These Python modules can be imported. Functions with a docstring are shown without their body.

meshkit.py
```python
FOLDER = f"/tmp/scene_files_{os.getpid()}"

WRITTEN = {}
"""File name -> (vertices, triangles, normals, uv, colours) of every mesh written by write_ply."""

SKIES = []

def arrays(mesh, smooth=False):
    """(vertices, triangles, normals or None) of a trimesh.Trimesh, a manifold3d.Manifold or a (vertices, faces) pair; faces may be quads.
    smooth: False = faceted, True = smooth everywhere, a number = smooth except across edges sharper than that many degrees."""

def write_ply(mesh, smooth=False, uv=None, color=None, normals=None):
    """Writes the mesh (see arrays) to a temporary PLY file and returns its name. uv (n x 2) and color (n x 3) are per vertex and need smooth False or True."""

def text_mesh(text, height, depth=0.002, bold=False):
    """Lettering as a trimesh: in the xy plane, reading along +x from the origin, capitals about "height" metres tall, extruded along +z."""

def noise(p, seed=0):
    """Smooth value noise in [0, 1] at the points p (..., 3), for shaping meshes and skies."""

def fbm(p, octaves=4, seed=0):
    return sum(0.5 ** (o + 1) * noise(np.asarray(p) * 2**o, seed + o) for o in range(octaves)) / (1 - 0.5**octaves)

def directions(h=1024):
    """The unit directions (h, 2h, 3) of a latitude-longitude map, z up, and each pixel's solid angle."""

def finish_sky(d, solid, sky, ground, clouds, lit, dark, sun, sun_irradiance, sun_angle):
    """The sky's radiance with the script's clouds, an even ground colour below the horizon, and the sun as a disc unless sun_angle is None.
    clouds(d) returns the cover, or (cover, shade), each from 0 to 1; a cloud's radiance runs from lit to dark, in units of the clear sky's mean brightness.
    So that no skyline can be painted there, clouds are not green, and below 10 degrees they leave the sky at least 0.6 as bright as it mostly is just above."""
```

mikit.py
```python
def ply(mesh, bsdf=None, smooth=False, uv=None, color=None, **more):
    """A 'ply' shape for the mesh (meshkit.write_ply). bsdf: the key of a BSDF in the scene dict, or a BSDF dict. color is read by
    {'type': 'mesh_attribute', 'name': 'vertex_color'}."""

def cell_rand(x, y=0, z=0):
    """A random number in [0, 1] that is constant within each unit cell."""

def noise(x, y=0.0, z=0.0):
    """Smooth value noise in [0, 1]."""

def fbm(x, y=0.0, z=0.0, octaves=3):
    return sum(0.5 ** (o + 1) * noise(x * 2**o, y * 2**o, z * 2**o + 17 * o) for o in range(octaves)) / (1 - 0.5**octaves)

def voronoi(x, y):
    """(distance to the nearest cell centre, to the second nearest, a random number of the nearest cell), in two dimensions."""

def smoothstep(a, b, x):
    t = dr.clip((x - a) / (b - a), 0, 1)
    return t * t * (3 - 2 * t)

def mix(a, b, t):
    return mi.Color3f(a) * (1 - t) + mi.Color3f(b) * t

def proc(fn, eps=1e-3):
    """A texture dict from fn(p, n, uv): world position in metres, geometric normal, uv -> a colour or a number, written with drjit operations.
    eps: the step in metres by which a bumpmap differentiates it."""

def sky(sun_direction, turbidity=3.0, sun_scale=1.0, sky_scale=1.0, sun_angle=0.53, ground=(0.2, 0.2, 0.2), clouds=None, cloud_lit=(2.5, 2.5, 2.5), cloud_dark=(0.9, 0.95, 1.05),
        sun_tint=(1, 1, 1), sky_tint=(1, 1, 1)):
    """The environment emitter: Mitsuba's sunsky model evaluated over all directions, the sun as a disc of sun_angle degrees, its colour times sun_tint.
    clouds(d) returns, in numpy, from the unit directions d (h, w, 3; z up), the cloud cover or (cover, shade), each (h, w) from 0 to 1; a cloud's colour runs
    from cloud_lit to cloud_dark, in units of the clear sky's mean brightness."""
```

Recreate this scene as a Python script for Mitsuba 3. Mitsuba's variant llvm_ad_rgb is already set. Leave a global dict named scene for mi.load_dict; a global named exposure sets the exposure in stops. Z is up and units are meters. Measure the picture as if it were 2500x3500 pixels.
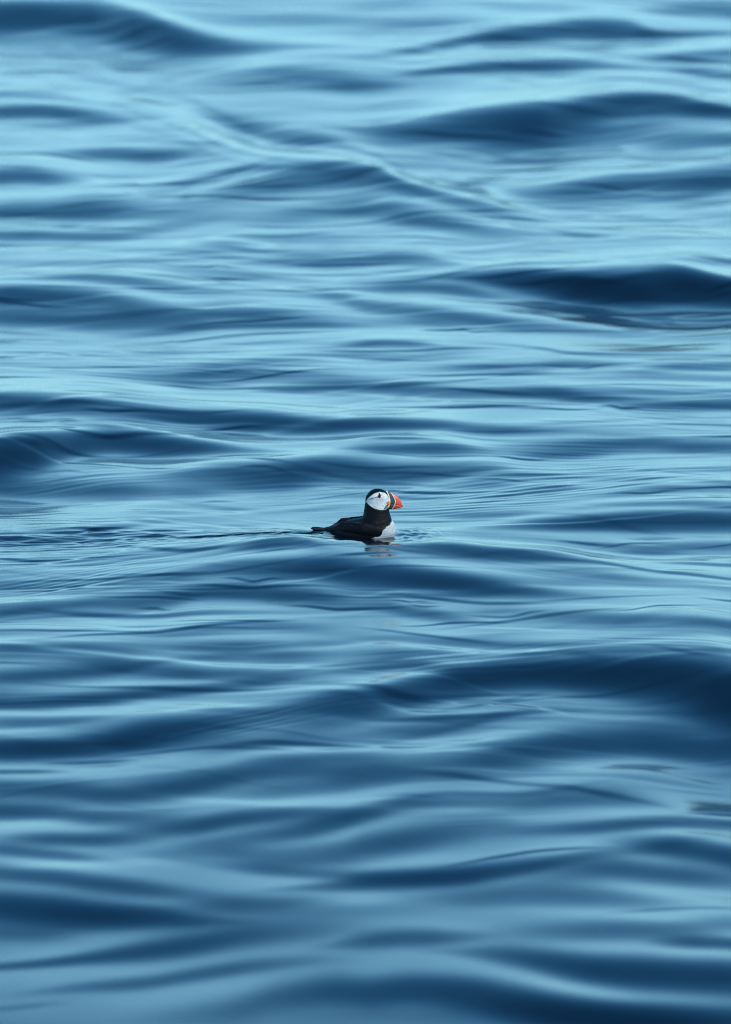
import math, random
import numpy as np
import trimesh
import manifold3d
import mitsuba as mi
import mikit, meshkit
from scipy.interpolate import PchipInterpolator
from scipy.special import erf

T = mi.ScalarTransform4f
scene, labels = {}, {}

# ------------------------------------------------------------------ camera, sky, exposure
DIST, ELEV = 30.0, math.radians(11.0)                 # a long lens, thirty metres off and a few metres above the water
eye = np.array([0.0, -DIST * math.cos(ELEV), DIST * math.sin(ELEV)])
yaw, pitch = 0.00093, -ELEV + 0.00234
aim = eye + np.array([math.sin(yaw) * math.cos(pitch), math.cos(yaw) * math.cos(pitch), math.sin(pitch)])
scene['camera'] = {
    'type': 'thinlens', 'fov_axis': 'x', 'fov': math.degrees(2 * math.atan(1.05 / DIST)),
    'to_world': T().look_at(origin=eye.tolist(), target=aim.tolist(), up=[0, 0, 1]),
    'aperture_radius': 0.041, 'focus_distance': DIST - 0.1, 'near_clip': 0.5, 'far_clip': 20000.0,
}
def low_haze(d):
    """Thin pale haze all round the horizon, gone a quarter of the way up the sky."""
    up = np.degrees(np.arcsin(np.clip(d[..., 2], -1, 1)))
    return 0.62 * np.exp(-(np.maximum(up, 0) / 15.0) ** 2) * (0.85 + 0.3 * meshkit.fbm(d * [3, 3, 14], 3, seed=1))


scene['sky'] = mikit.sky((0.55, -0.45, 0.7), turbidity=2.2, sun_scale=0.22, sun_angle=12,
                         sky_scale=1.0, sky_tint=(0.37, 0.955, 1.06), clouds=low_haze, cloud_lit=(1.42, 2.25, 2.4), cloud_dark=(1.42, 2.25, 2.4), ground=(0.02, 0.05, 0.08))
exposure = 3.2

# ------------------------------------------------------------------ the sea
# Every wavelet is a face that rises away from the viewer: (points along its middle (x, y, half width) in metres, slope there).
WAVES = [
    ([(-9.0,-3.6,1.5),(0.0,-3.3,1.5),(9.0,-3.0,1.5)], 0.041),
    ([(-2.169,10.872,0.153),(-1.517,10.838,0.169),(-1.212,10.899,0.169),(-1.035,10.845,0.188),(-0.853,10.519,0.185),(-0.674,10.228,0.154),(-0.414,10.092,0.102),(-0.07,10.063,0.044),(0.1,10.045,0.026)], 0.235),
    ([(-1.838,10.527,0.137),(-1.504,10.477,0.151),(-1.023,10.361,0.151),(-0.76,10.197,0.149),(-0.526,10.117,0.089)], 0.076),
    ([(-1.357,9.686,0.058),(-1.217,9.616,0.096),(-0.999,9.409,0.095),(-0.782,9.091,0.093),(-0.566,8.694,0.092),(-0.43,8.566,0.055)], 0.038),
    ([(-0.739,8.513,0.048),(-0.605,8.522,0.08),(-0.437,8.284,0.115),(-0.229,7.914,0.121),(-0.066,7.692,0.111),(0.096,7.478,0.068),(0.211,7.475,0.041)], 0.093),
    ([(-0.679,9.243,0.069),(-0.49,9.243,0.115),(-0.279,9.271,0.115),(-0.11,9.191,0.115),(0.1,9.078,0.114),(0.288,9.014,0.068)], 0.093),
    ([(-1.582,8.84,0.065),(-1.402,8.831,0.073),(-1.109,8.814,0.072),(-0.997,8.641,0.072),(-0.883,8.549,0.043)], 0.063),
    ([(-1.589,8.45,0.07),(-1.388,8.454,0.078),(-1.182,8.472,0.078),(-1.057,8.412,0.078),(-0.939,8.309,0.077),(-0.789,8.239,0.046)], 0.159),
    ([(-1.665,7.825,0.092),(-1.371,7.976,0.103),(-1.211,8.083,0.104),(-1.011,8.218,0.105),(-0.846,8.18,0.104),(-0.7,7.869,0.103),(-0.536,7.6,0.061)], 0.057),
    ([(-1.173,7.844,0.054),(-1.04,7.807,0.09),(-0.795,7.74,0.09),(-0.63,7.536,0.089),(-0.498,7.437,0.053)], 0.028),
    ([(-1.229,7.376,0.049),(-1.085,7.379,0.082),(-0.869,7.422,0.082),(-0.707,7.344,0.081),(-0.561,7.269,0.081),(-0.417,7.22,0.049)], 0.11),
    ([(-0.831,6.594,0.035),(-0.732,6.599,0.059),(-0.537,6.698,0.059),(-0.381,6.864,0.06),(-0.199,6.96,0.06),(-0.099,6.967,0.036)], 0.077),
    ([(-0.668,6.283,0.054),(-0.493,6.359,0.091),(-0.26,6.572,0.154),(-0.103,6.685,0.176),(0.015,6.615,0.154),(0.14,6.411,0.091),(0.315,6.303,0.054)], 0.137),
    ([(-1.507,6.792,0.086),(-1.33,6.808,0.096),(-1.173,6.848,0.096),(-1.027,6.738,0.096),(-0.848,6.664,0.057)], 0.128),
    ([(-1.513,6.075,0.1),(-1.304,6.082,0.111),(-1.111,6.112,0.111),(-0.84,6.16,0.112),(-0.631,6.168,0.067)], 0.128),
    ([(-1.197,6.0,0.059),(-1.03,5.996,0.098),(-0.76,6.02,0.098),(-0.489,6.064,0.098),(-0.322,6.066,0.059)], 0.077),
    ([(-1.711,5.471,0.073),(-1.285,5.55,0.081),(-1.057,5.599,0.081),(-0.828,5.637,0.082),(-0.601,5.809,0.082),(-0.334,6.041,0.083),(-0.195,6.089,0.05)], 0.068),
    ([(-0.537,5.866,0.082),(-0.295,5.942,0.138),(-0.102,6.087,0.139),(0.033,6.143,0.139),(0.138,6.058,0.139),(0.381,5.944,0.083)], 0.077),
    ([(-0.671,5.234,0.061),(-0.502,5.305,0.103),(-0.291,5.476,0.103),(-0.139,5.576,0.104),(0.06,5.489,0.103),(0.231,5.455,0.062)], 0.057),
    ([(-1.404,5.39,0.058),(-1.264,5.403,0.065),(-0.954,5.445,0.065),(-0.851,5.455,0.039)], 0.038),
    ([(-1.066,9.999,0.033),(-0.988,9.997,0.056),(-0.739,9.991,0.056),(-0.662,9.989,0.033)], 0.026),
    ([(-0.807,10.769,0.062),(-0.666,10.801,0.104),(-0.378,10.833,0.104),(-0.045,10.837,0.104),(0.097,10.862,0.063)], 0.028),
    ([(-0.903,9.65,0.066),(-0.749,9.588,0.109),(-0.476,9.477,0.108),(-0.323,9.415,0.065)], 0.027),
    ([(-1.01,9.111,0.105),(-0.819,8.869,0.172),(-0.645,8.444,0.234),(-0.473,7.913,0.259),(-0.266,7.437,0.219),(0.034,7.148,0.215),(0.192,6.758,0.224),(0.425,6.486,0.206),(0.676,6.216,0.159),(0.849,6.211,0.095)], -0.112),
    ([(-0.134,11.181,0.052),(-0.015,11.189,0.087),(0.259,11.247,0.087),(0.379,11.255,0.052)], 0.034),
    ([(-0.156,10.643,0.057),(-0.015,10.648,0.096),(0.256,10.717,0.096),(0.457,10.758,0.096),(0.599,10.758,0.058)], 0.057),
    ([(-0.154,9.655,0.033),(0.011,9.766,0.056),(0.252,10.05,0.065),(0.469,10.297,0.073),(0.688,10.452,0.09),(0.908,10.56,0.107),(1.038,10.565,0.099),(1.165,10.439,0.074),(1.411,10.525,0.049),(1.581,10.574,0.03)], 0.176),
    ([(0.43,11.179,0.047),(0.541,11.15,0.078),(0.892,11.035,0.077),(1.002,11.006,0.046)], 0.05),
    ([(0.986,11.115,0.076),(1.185,11.123,0.127),(1.405,11.117,0.127),(1.577,11.012,0.127),(1.773,10.964,0.114)], 0.087),
    ([(0.973,10.677,0.04),(1.067,10.67,0.066),(1.3,10.584,0.066),(1.517,10.555,0.066),(1.721,10.563,0.059)], 0.026),
    ([(0.006,9.267,0.023),(0.12,9.305,0.038),(0.332,9.428,0.069),(0.545,9.487,0.076),(0.758,9.547,0.084),(0.886,9.58,0.077),(1.079,9.509,0.038),(1.195,9.523,0.023)], 0.193),
    ([(0.926,9.655,0.043),(1.042,9.699,0.072),(1.277,9.854,0.072),(1.52,9.951,0.072),(1.735,10.004,0.065)], 0.087),
    ([(1.101,9.571,0.038),(1.208,9.541,0.063),(1.349,9.451,0.062),(1.516,9.387,0.062),(1.656,9.364,0.056)], 0.109),
    ([(0.068,9.11,0.055),(0.204,9.069,0.092),(0.413,9.02,0.092),(0.637,8.882,0.091),(0.771,8.816,0.055)], 0.043),
    ([(-0.171,9.142,0.041),(-0.065,9.132,0.068),(0.153,9.111,0.068),(0.259,9.101,0.041)], 0.041),
    ([(0.682,9.016,0.036),(0.773,9.042,0.061),(1.002,9.154,0.061),(1.21,9.055,0.061),(1.453,8.847,0.06),(1.756,8.731,0.054)], 0.047),
    ([(-0.302,8.158,0.035),(-0.112,8.088,0.058),(0.035,8.014,0.103),(0.198,8.002,0.122),(0.444,8.054,0.155),(0.649,8.121,0.162),(0.817,8.311,0.156),(0.984,8.428,0.144),(1.148,8.388,0.118),(1.309,8.276,0.085),(1.472,8.228,0.065),(2.188,8.289,0.059)], 0.26),
    ([(0.041,7.283,0.066),(0.244,7.537,0.111),(0.481,7.741,0.112),(0.685,7.866,0.113),(0.892,7.993,0.113),(1.056,8.019,0.114),(1.291,7.987,0.113),(1.497,7.991,0.068)], 0.128),
    ([(0.83,7.791,0.072),(1.048,7.748,0.12),(1.251,7.742,0.12),(1.457,7.625,0.12),(1.671,7.525,0.107)], 0.128),
    ([(0.451,7.027,0.038),(0.551,7.04,0.064),(0.752,7.13,0.064),(0.978,7.231,0.064),(1.079,7.245,0.039)], 0.05),
    ([(0.287,6.265,0.077),(0.543,6.464,0.13),(0.78,6.588,0.131),(0.981,6.722,0.132),(1.181,6.828,0.132),(1.43,6.917,0.133),(1.832,7.047,0.12)], 0.151),
    ([(0.951,6.601,0.061),(1.137,6.666,0.103),(1.319,6.823,0.103),(1.463,6.959,0.104),(1.652,7.032,0.094)], 0.069),
    ([(0.25,6.909,0.034),(0.335,6.864,0.056),(0.561,6.656,0.056),(0.646,6.611,0.033)], 0.034),
    ([(-0.183,6.765,0.061),(-0.006,6.625,0.1),(0.151,6.457,0.1),(0.306,6.225,0.098),(0.421,6.089,0.098),(0.605,5.942,0.097),(0.778,5.898,0.058)], 0.1),
    ([(-0.21,6.248,0.066),(-0.013,6.13,0.11),(0.187,5.889,0.108),(0.34,5.746,0.108),(0.53,5.58,0.107),(0.721,5.498,0.064)], 0.091),
    ([(-0.088,5.67,0.031),(-0.006,5.66,0.052),(0.171,5.637,0.052),(0.253,5.626,0.031)], 0.043),
    ([(0.578,5.715,0.025),(0.646,5.668,0.041),(0.758,5.539,0.041),(0.871,5.457,0.041),(0.939,5.425,0.024)], 0.063),
    ([(-1.462,5.0,0.055),(-1.265,4.98,0.061),(-1.001,4.954,0.06),(-0.829,5.019,0.061),(-0.728,5.034,0.036)], 0.057),
    ([(-0.518,4.87,0.021),(-0.422,4.927,0.035),(-0.212,5.04,0.069),(0.032,5.055,0.09),(0.22,4.963,0.083),(0.388,4.783,0.041),(0.484,4.714,0.025)], 0.135),
    ([(-1.22,4.554,0.043),(-1.085,4.521,0.072),(-0.951,4.514,0.072),(-0.802,4.484,0.072),(-0.652,4.401,0.072),(-0.481,4.338,0.072),(-0.348,4.318,0.043)], 0.1),
    ([(-0.807,4.798,0.03),(-0.719,4.796,0.05),(-0.509,4.766,0.049),(-0.322,4.72,0.049),(-0.113,4.667,0.049),(-0.026,4.661,0.029)], 0.08),
    ([(-1.524,4.259,0.076),(-1.275,4.237,0.085),(-1.016,4.213,0.085),(-0.868,4.178,0.084),(-0.719,4.078,0.084),(-0.533,4.006,0.05)], 0.193),
    ([(-1.561,4.038,0.101),(-1.267,4.013,0.112),(-1.009,3.969,0.112),(-0.825,3.883,0.112),(-0.612,3.831,0.111),(-0.383,3.803,0.067)], 0.142),
    ([(-1.006,4.093,0.062),(-0.806,4.005,0.103),(-0.569,3.875,0.102),(-0.424,3.925,0.102),(-0.278,3.891,0.102),(-0.03,3.796,0.102),(0.166,3.798,0.061)], 0.087),
    ([(-0.907,3.68,0.066),(-0.711,3.679,0.11),(-0.494,3.709,0.11),(-0.248,3.765,0.111),(-0.052,3.773,0.066)], 0.041),
    ([(-0.504,4.427,0.029),(-0.342,4.436,0.049),(-0.171,4.406,0.091),(-0.06,4.284,0.09),(0.031,4.116,0.083),(0.177,3.993,0.082),(0.359,3.862,0.075),(0.539,3.753,0.074),(0.756,3.725,0.074),(0.993,3.737,0.068),(1.154,3.774,0.041)], 0.113),
    ([(-0.752,3.241,0.022),(-0.688,3.234,0.037),(-0.537,3.23,0.037),(-0.473,3.224,0.022)], 0.047),
    ([(-0.445,2.97,0.03),(-0.356,2.985,0.05),(-0.108,3.037,0.05),(-0.018,3.052,0.03)], 0.068),
    ([(-0.494,3.423,0.032),(-0.404,3.41,0.054),(0.071,3.321,0.054),(0.161,3.308,0.032)], 0.038),
    ([(-0.337,3.116,0.018),(-0.286,3.122,0.03),(0.07,3.177,0.03),(0.122,3.183,0.018)], 0.047),
    ([(-0.949,2.735,0.048),(-0.79,2.752,0.08),(-0.586,2.735,0.08),(-0.411,2.821,0.081),(-0.234,2.776,0.08),(-0.029,2.712,0.08),(0.129,2.676,0.048)], 0.113),
    ([(-0.639,2.628,0.026),(-0.563,2.64,0.043),(-0.325,2.696,0.043),(-0.249,2.708,0.026)], 0.057),
    ([(-0.487,2.469,0.023),(-0.393,2.5,0.038),(-0.197,2.574,0.058),(0.03,2.585,0.064),(0.17,2.539,0.07),(0.398,2.483,0.045),(0.492,2.481,0.027)], 0.11),
    ([(-1.037,2.489,0.019),(-0.98,2.49,0.032),(-0.79,2.449,0.032),(-0.594,2.41,0.032),(-0.538,2.412,0.019)], 0.047),
    ([(-0.989,2.183,0.028),(-0.902,2.197,0.046),(-0.715,2.217,0.046),(-0.542,2.215,0.046),(-0.417,2.194,0.046),(-0.33,2.197,0.028)], 0.08),
    ([(-2.151,2.39,0.082),(-1.199,2.179,0.09),(-0.99,2.118,0.089),(-0.849,2.041,0.081),(-0.676,1.985,0.076),(-0.469,1.952,0.071),(-0.296,1.892,0.076),(-0.124,1.829,0.063),(0.029,1.816,0.055),(0.2,1.822,0.055),(0.371,1.789,0.055),(0.576,1.738,0.055),(0.713,1.76,0.05),(0.875,1.788,0.035),(1.123,1.807,0.021)], 0.235),
    ([(-1.042,1.781,0.016),(-0.993,1.782,0.026),(-0.808,1.78,0.026),(-0.63,1.737,0.026),(-0.58,1.731,0.015)], 0.08),
    ([(-0.923,1.603,0.007),(-0.872,1.617,0.012),(-0.669,1.67,0.012),(-0.451,1.645,0.012),(-0.4,1.649,0.007)], 0.11),
    ([(-1.611,1.188,0.1),(-1.165,1.254,0.112),(-0.967,1.381,0.112),(-0.837,1.564,0.104),(-0.736,1.624,0.095),(-0.599,1.56,0.082),(-0.462,1.458,0.063),(-0.326,1.39,0.045),(-0.17,1.38,0.027),(-0.05,1.341,0.016)], 0.302),
    ([(-1.426,1.183,0.083),(-1.163,1.193,0.092),(-0.862,1.223,0.092),(-0.58,1.235,0.092),(-0.398,1.237,0.055)], 0.093),
    ([(-1.37,1.073,0.083),(-1.158,1.04,0.092),(-0.922,0.977,0.092),(-0.733,0.891,0.092),(-0.523,0.839,0.055)], 0.176),
    ([(-0.909,1.025,0.032),(-0.749,0.987,0.053),(-0.556,1.022,0.079),(-0.389,1.071,0.092),(-0.222,1.064,0.09),(-0.055,1.149,0.09),(0.028,1.127,0.095),(0.162,1.081,0.095),(0.296,1.105,0.09),(0.43,1.07,0.074),(0.581,1.037,0.037),(0.739,1.0,0.022)], 0.176),
    ([(-0.629,0.863,0.045),(-0.48,0.884,0.076),(-0.254,0.937,0.076),(-0.028,0.983,0.076),(0.123,1.001,0.046)], 0.087),
    ([(-0.866,0.872,0.036),(-0.746,0.856,0.061),(-0.426,0.821,0.06),(-0.306,0.805,0.036)], 0.087),
    ([(-1.177,0.749,0.01),(-1.088,0.756,0.012),(-0.89,0.772,0.012),(-0.863,0.774,0.007)], 0.11),
    ([(0.659,4.579,0.033),(0.753,4.581,0.055),(0.924,4.595,0.055),(1.094,4.564,0.055),(1.188,4.553,0.033)], 0.034),
    ([(1.034,4.787,0.043),(1.171,4.851,0.072),(1.308,4.898,0.072),(1.445,4.962,0.065)], 0.113),
    ([(0.071,4.638,0.014),(0.21,4.616,0.023),(0.367,4.606,0.058),(0.552,4.574,0.087),(0.736,4.462,0.096),(0.92,4.417,0.11),(1.069,4.459,0.115),(1.232,4.362,0.096),(1.36,4.309,0.082),(1.873,4.219,0.074)], 0.399),
    ([(0.178,4.462,0.061),(0.365,4.423,0.102),(0.695,4.288,0.101),(0.954,4.307,0.101),(1.286,4.304,0.102),(1.701,4.3,0.091)], 0.056),
    ([(-0.131,4.429,0.04),(0.002,4.448,0.067),(0.18,4.474,0.067),(0.328,4.43,0.067),(0.467,4.353,0.067),(0.6,4.327,0.04)], 0.135),
    ([(0.751,4.111,0.021),(0.824,4.102,0.035),(0.984,4.078,0.035),(1.093,4.051,0.035),(1.262,4.06,0.035),(1.46,4.057,0.031)], 0.159),
    ([(-0.069,3.826,0.027),(0.009,3.826,0.045),(0.176,3.815,0.045),(0.343,3.754,0.045),(0.421,3.742,0.027)], 0.063),
    ([(0.596,3.649,0.045),(0.726,3.639,0.074),(0.935,3.622,0.074),(1.26,3.617,0.074),(1.501,3.606,0.067)], 0.063),
    ([(-0.103,3.354,0.029),(-0.013,3.353,0.048),(0.239,3.347,0.048),(0.329,3.346,0.029)], 0.1),
    ([(-0.141,3.142,0.042),(-0.012,3.13,0.07),(0.137,3.107,0.07),(0.337,3.143,0.071),(0.466,3.154,0.042)], 0.074),
    ([(0.276,3.419,0.014),(0.375,3.396,0.023),(0.568,3.304,0.023),(0.694,3.179,0.023),(0.816,3.178,0.023),(1.03,3.175,0.023),(1.2,3.154,0.023),(1.572,3.134,0.021)], 0.11),
    ([(0.084,2.861,0.032),(0.186,2.856,0.053),(0.384,2.884,0.053),(0.526,2.889,0.053),(0.704,2.977,0.053),(0.904,2.995,0.053),(1.006,2.987,0.032)], 0.1),
    ([(0.742,2.832,0.034),(0.857,2.855,0.056),(1.022,2.913,0.056),(1.235,2.941,0.056),(1.405,2.955,0.051)], 0.135),
    ([(0.63,2.696,0.025),(0.706,2.701,0.041),(0.946,2.728,0.041),(1.227,2.712,0.041),(1.461,2.706,0.037)], 0.077),
    ([(0.059,2.426,0.034),(0.183,2.433,0.056),(0.379,2.477,0.056),(0.554,2.483,0.056),(0.726,2.361,0.056),(0.898,2.279,0.056),(1.21,2.242,0.056),(1.669,2.185,0.05)], 0.12),
    ([(0.657,2.465,0.036),(0.77,2.462,0.061),(0.973,2.457,0.061),(1.215,2.403,0.061),(1.415,2.378,0.055)], 0.077),
    ([(0.127,2.192,0.014),(0.182,2.196,0.023),(0.446,2.229,0.023),(0.639,2.167,0.023),(0.694,2.159,0.014)], 0.077),
    ([(-0.022,1.57,0.009),(0.008,1.568,0.015),(0.253,1.553,0.015),(0.284,1.551,0.009)], 0.11),
    ([(-0.179,1.375,0.019),(-0.106,1.384,0.032),(0.13,1.42,0.067),(0.266,1.424,0.067),(0.407,1.393,0.032),(0.48,1.388,0.019)], 0.176),
    ([(0.218,1.417,0.034),(0.34,1.447,0.058),(0.572,1.501,0.058),(0.708,1.528,0.058),(0.878,1.55,0.058),(1.013,1.512,0.058),(1.155,1.51,0.058),(1.521,1.504,0.052)], 0.135),
    ([(0.0,0.857,0.034),(0.108,0.848,0.057),(0.36,0.847,0.057),(0.579,0.815,0.057),(0.686,0.8,0.034)], 0.063),
    ([(0.396,1.348,0.026),(0.481,1.365,0.044),(0.726,1.424,0.044),(0.812,1.441,0.026)], 0.087),
    ([(0.676,0.671,0.035),(0.795,0.699,0.058),(0.956,0.768,0.058),(1.156,0.803,0.058),(1.318,0.82,0.053)], 0.106),
    ([(0.799,1.046,0.023),(0.871,1.054,0.038),(1.168,1.109,0.039),(1.301,1.124,0.035)], 0.063),
    ([(0.482,0.394,0.023),(0.565,0.407,0.038),(0.75,0.471,0.038),(0.882,0.487,0.038),(1.143,0.444,0.038),(1.402,0.418,0.034)], 0.135),
    ([(-1.389,0.049,0.031),(-1.09,0.065,0.035),(-0.927,0.044,0.037),(-0.798,0.077,0.032),(-0.636,0.074,0.027),(-0.422,0.056,0.016),(-0.342,0.041,0.01)], 0.135),
    ([(-1.027,0.214,0.025),(-0.945,0.195,0.041),(-0.833,0.149,0.041),(-0.704,0.211,0.041),(-0.555,0.262,0.042),(-0.473,0.274,0.025)], 0.077),
    ([(-0.403,-0.266,0.019),(-0.334,-0.28,0.032),(-0.244,-0.282,0.047),(-0.18,-0.267,0.053),(-0.097,-0.357,0.032),(-0.028,-0.407,0.019)], 0.128),
    ([(-0.659,-0.57,0.017),(-0.515,-0.581,0.028),(-0.401,-0.541,0.052),(-0.274,-0.57,0.07),(-0.147,-0.585,0.07),(0.027,-0.661,0.075),(0.216,-0.745,0.07),(0.341,-0.801,0.06),(0.498,-0.875,0.046),(0.675,-0.963,0.028),(0.816,-1.016,0.016)], 0.193),
    ([(-0.783,-0.659,0.024),(-0.703,-0.661,0.039),(-0.558,-0.644,0.039),(-0.444,-0.622,0.039),(-0.365,-0.621,0.024)], 0.077),
    ([(-1.039,-1.01,0.02),(-0.921,-0.977,0.033),(-0.804,-0.913,0.059),(-0.678,-0.911,0.066),(-0.554,-0.878,0.062),(-0.429,-0.803,0.052),(-0.303,-0.787,0.057),(-0.177,-0.836,0.066),(-0.051,-0.927,0.061),(0.074,-1.025,0.038),(0.193,-1.075,0.022)], 0.176),
    ([(-1.166,-1.045,0.062),(-1.025,-1.036,0.069),(-0.782,-1.021,0.069),(-0.642,-1.012,0.041)], 0.052),
    ([(-1.149,-0.686,0.038),(-1.037,-0.692,0.042),(-0.905,-0.691,0.042),(-0.792,-0.665,0.042),(-0.706,-0.661,0.025)], 0.077),
    ([(-0.964,-1.476,0.006),(-0.882,-1.454,0.01),(-0.76,-1.397,0.01),(-0.545,-1.331,0.01),(-0.361,-1.232,0.01),(-0.188,-1.157,0.01),(-0.103,-1.133,0.006)], 0.11),
    ([(-0.669,-1.38,0.028),(-0.569,-1.358,0.047),(-0.36,-1.27,0.047),(-0.237,-1.227,0.047),(-0.088,-1.255,0.047),(0.013,-1.264,0.028)], 0.1),
    ([(-1.17,-1.645,0.059),(-1.005,-1.634,0.065),(-0.846,-1.608,0.065),(-0.637,-1.645,0.065),(-0.499,-1.659,0.039)], 0.087),
    ([(-0.579,-1.632,0.038),(-0.442,-1.623,0.064),(-0.295,-1.599,0.064),(-0.117,-1.621,0.064),(0.02,-1.633,0.038)], 0.1),
    ([(-0.559,-1.526,0.02),(-0.493,-1.519,0.033),(-0.216,-1.469,0.034),(-0.15,-1.462,0.02)], 0.042),
    ([(-1.275,-1.933,0.074),(-1.02,-1.904,0.083),(-0.809,-1.85,0.083),(-0.598,-1.766,0.084),(-0.452,-1.764,0.083),(-0.26,-1.765,0.05)], 0.135),
    ([(-0.658,-1.851,0.027),(-0.56,-1.855,0.044),(-0.414,-1.85,0.044),(-0.208,-1.852,0.044),(-0.109,-1.858,0.027)], 0.113),
    ([(-1.496,-2.185,0.057),(-1.011,-2.156,0.064),(-0.831,-2.147,0.059),(-0.682,-2.096,0.05),(-0.532,-2.035,0.039),(-0.382,-1.992,0.039),(-0.231,-1.923,0.046),(-0.11,-1.838,0.058),(0.072,-1.768,0.051),(0.204,-1.759,0.031)], 0.151),
    ([(-1.126,-2.396,0.048),(-0.978,-2.401,0.053),(-0.824,-2.392,0.053),(-0.651,-2.38,0.053),(-0.533,-2.383,0.032)], 0.1),
    ([(-0.882,-2.507,0.025),(-0.673,-2.476,0.042),(-0.465,-2.425,0.072),(-0.317,-2.366,0.084),(-0.198,-2.307,0.084),(-0.079,-2.233,0.084),(0.025,-2.164,0.084),(0.146,-2.041,0.089),(0.268,-1.937,0.089),(0.39,-1.861,0.086),(0.512,-1.834,0.09),(0.633,-1.86,0.106),(0.753,-1.908,0.125),(0.872,-1.97,0.14),(0.96,-2.066,0.151),(1.09,-2.221,0.153),(1.868,-2.503,0.136)], 0.226),
    ([(-1.312,-2.719,0.061),(-1.022,-2.685,0.068),(-0.816,-2.663,0.068),(-0.669,-2.613,0.068),(-0.523,-2.534,0.069),(-0.375,-2.479,0.069),(-0.188,-2.459,0.041)], 0.235),
    ([(-0.324,-2.53,0.037),(-0.191,-2.48,0.062),(0.059,-2.295,0.062),(0.194,-2.244,0.038)], 0.07),
    ([(-0.559,-2.678,0.036),(-0.426,-2.663,0.061),(-0.226,-2.604,0.061),(-0.025,-2.517,0.061),(0.109,-2.492,0.037)], 0.087),
    ([(-0.364,-2.807,0.031),(-0.248,-2.797,0.052),(0.07,-2.731,0.052),(0.186,-2.721,0.031)], 0.1),
    ([(-0.857,-2.778,0.008),(-0.824,-2.777,0.014),(-0.695,-2.763,0.014),(-0.549,-2.733,0.014),(-0.516,-2.73,0.008)], 0.11),
    ([(0.223,0.138,0.017),(0.326,0.152,0.029),(0.548,0.206,0.044),(0.712,0.243,0.053),(0.876,0.264,0.073),(1.006,0.265,0.078),(1.188,0.258,0.073),(1.576,0.265,0.066)], 0.202),
    ([(0.146,0.398,0.018),(0.205,0.391,0.03),(0.355,0.385,0.03),(0.545,0.385,0.03),(0.604,0.379,0.018)], 0.074),
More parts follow.
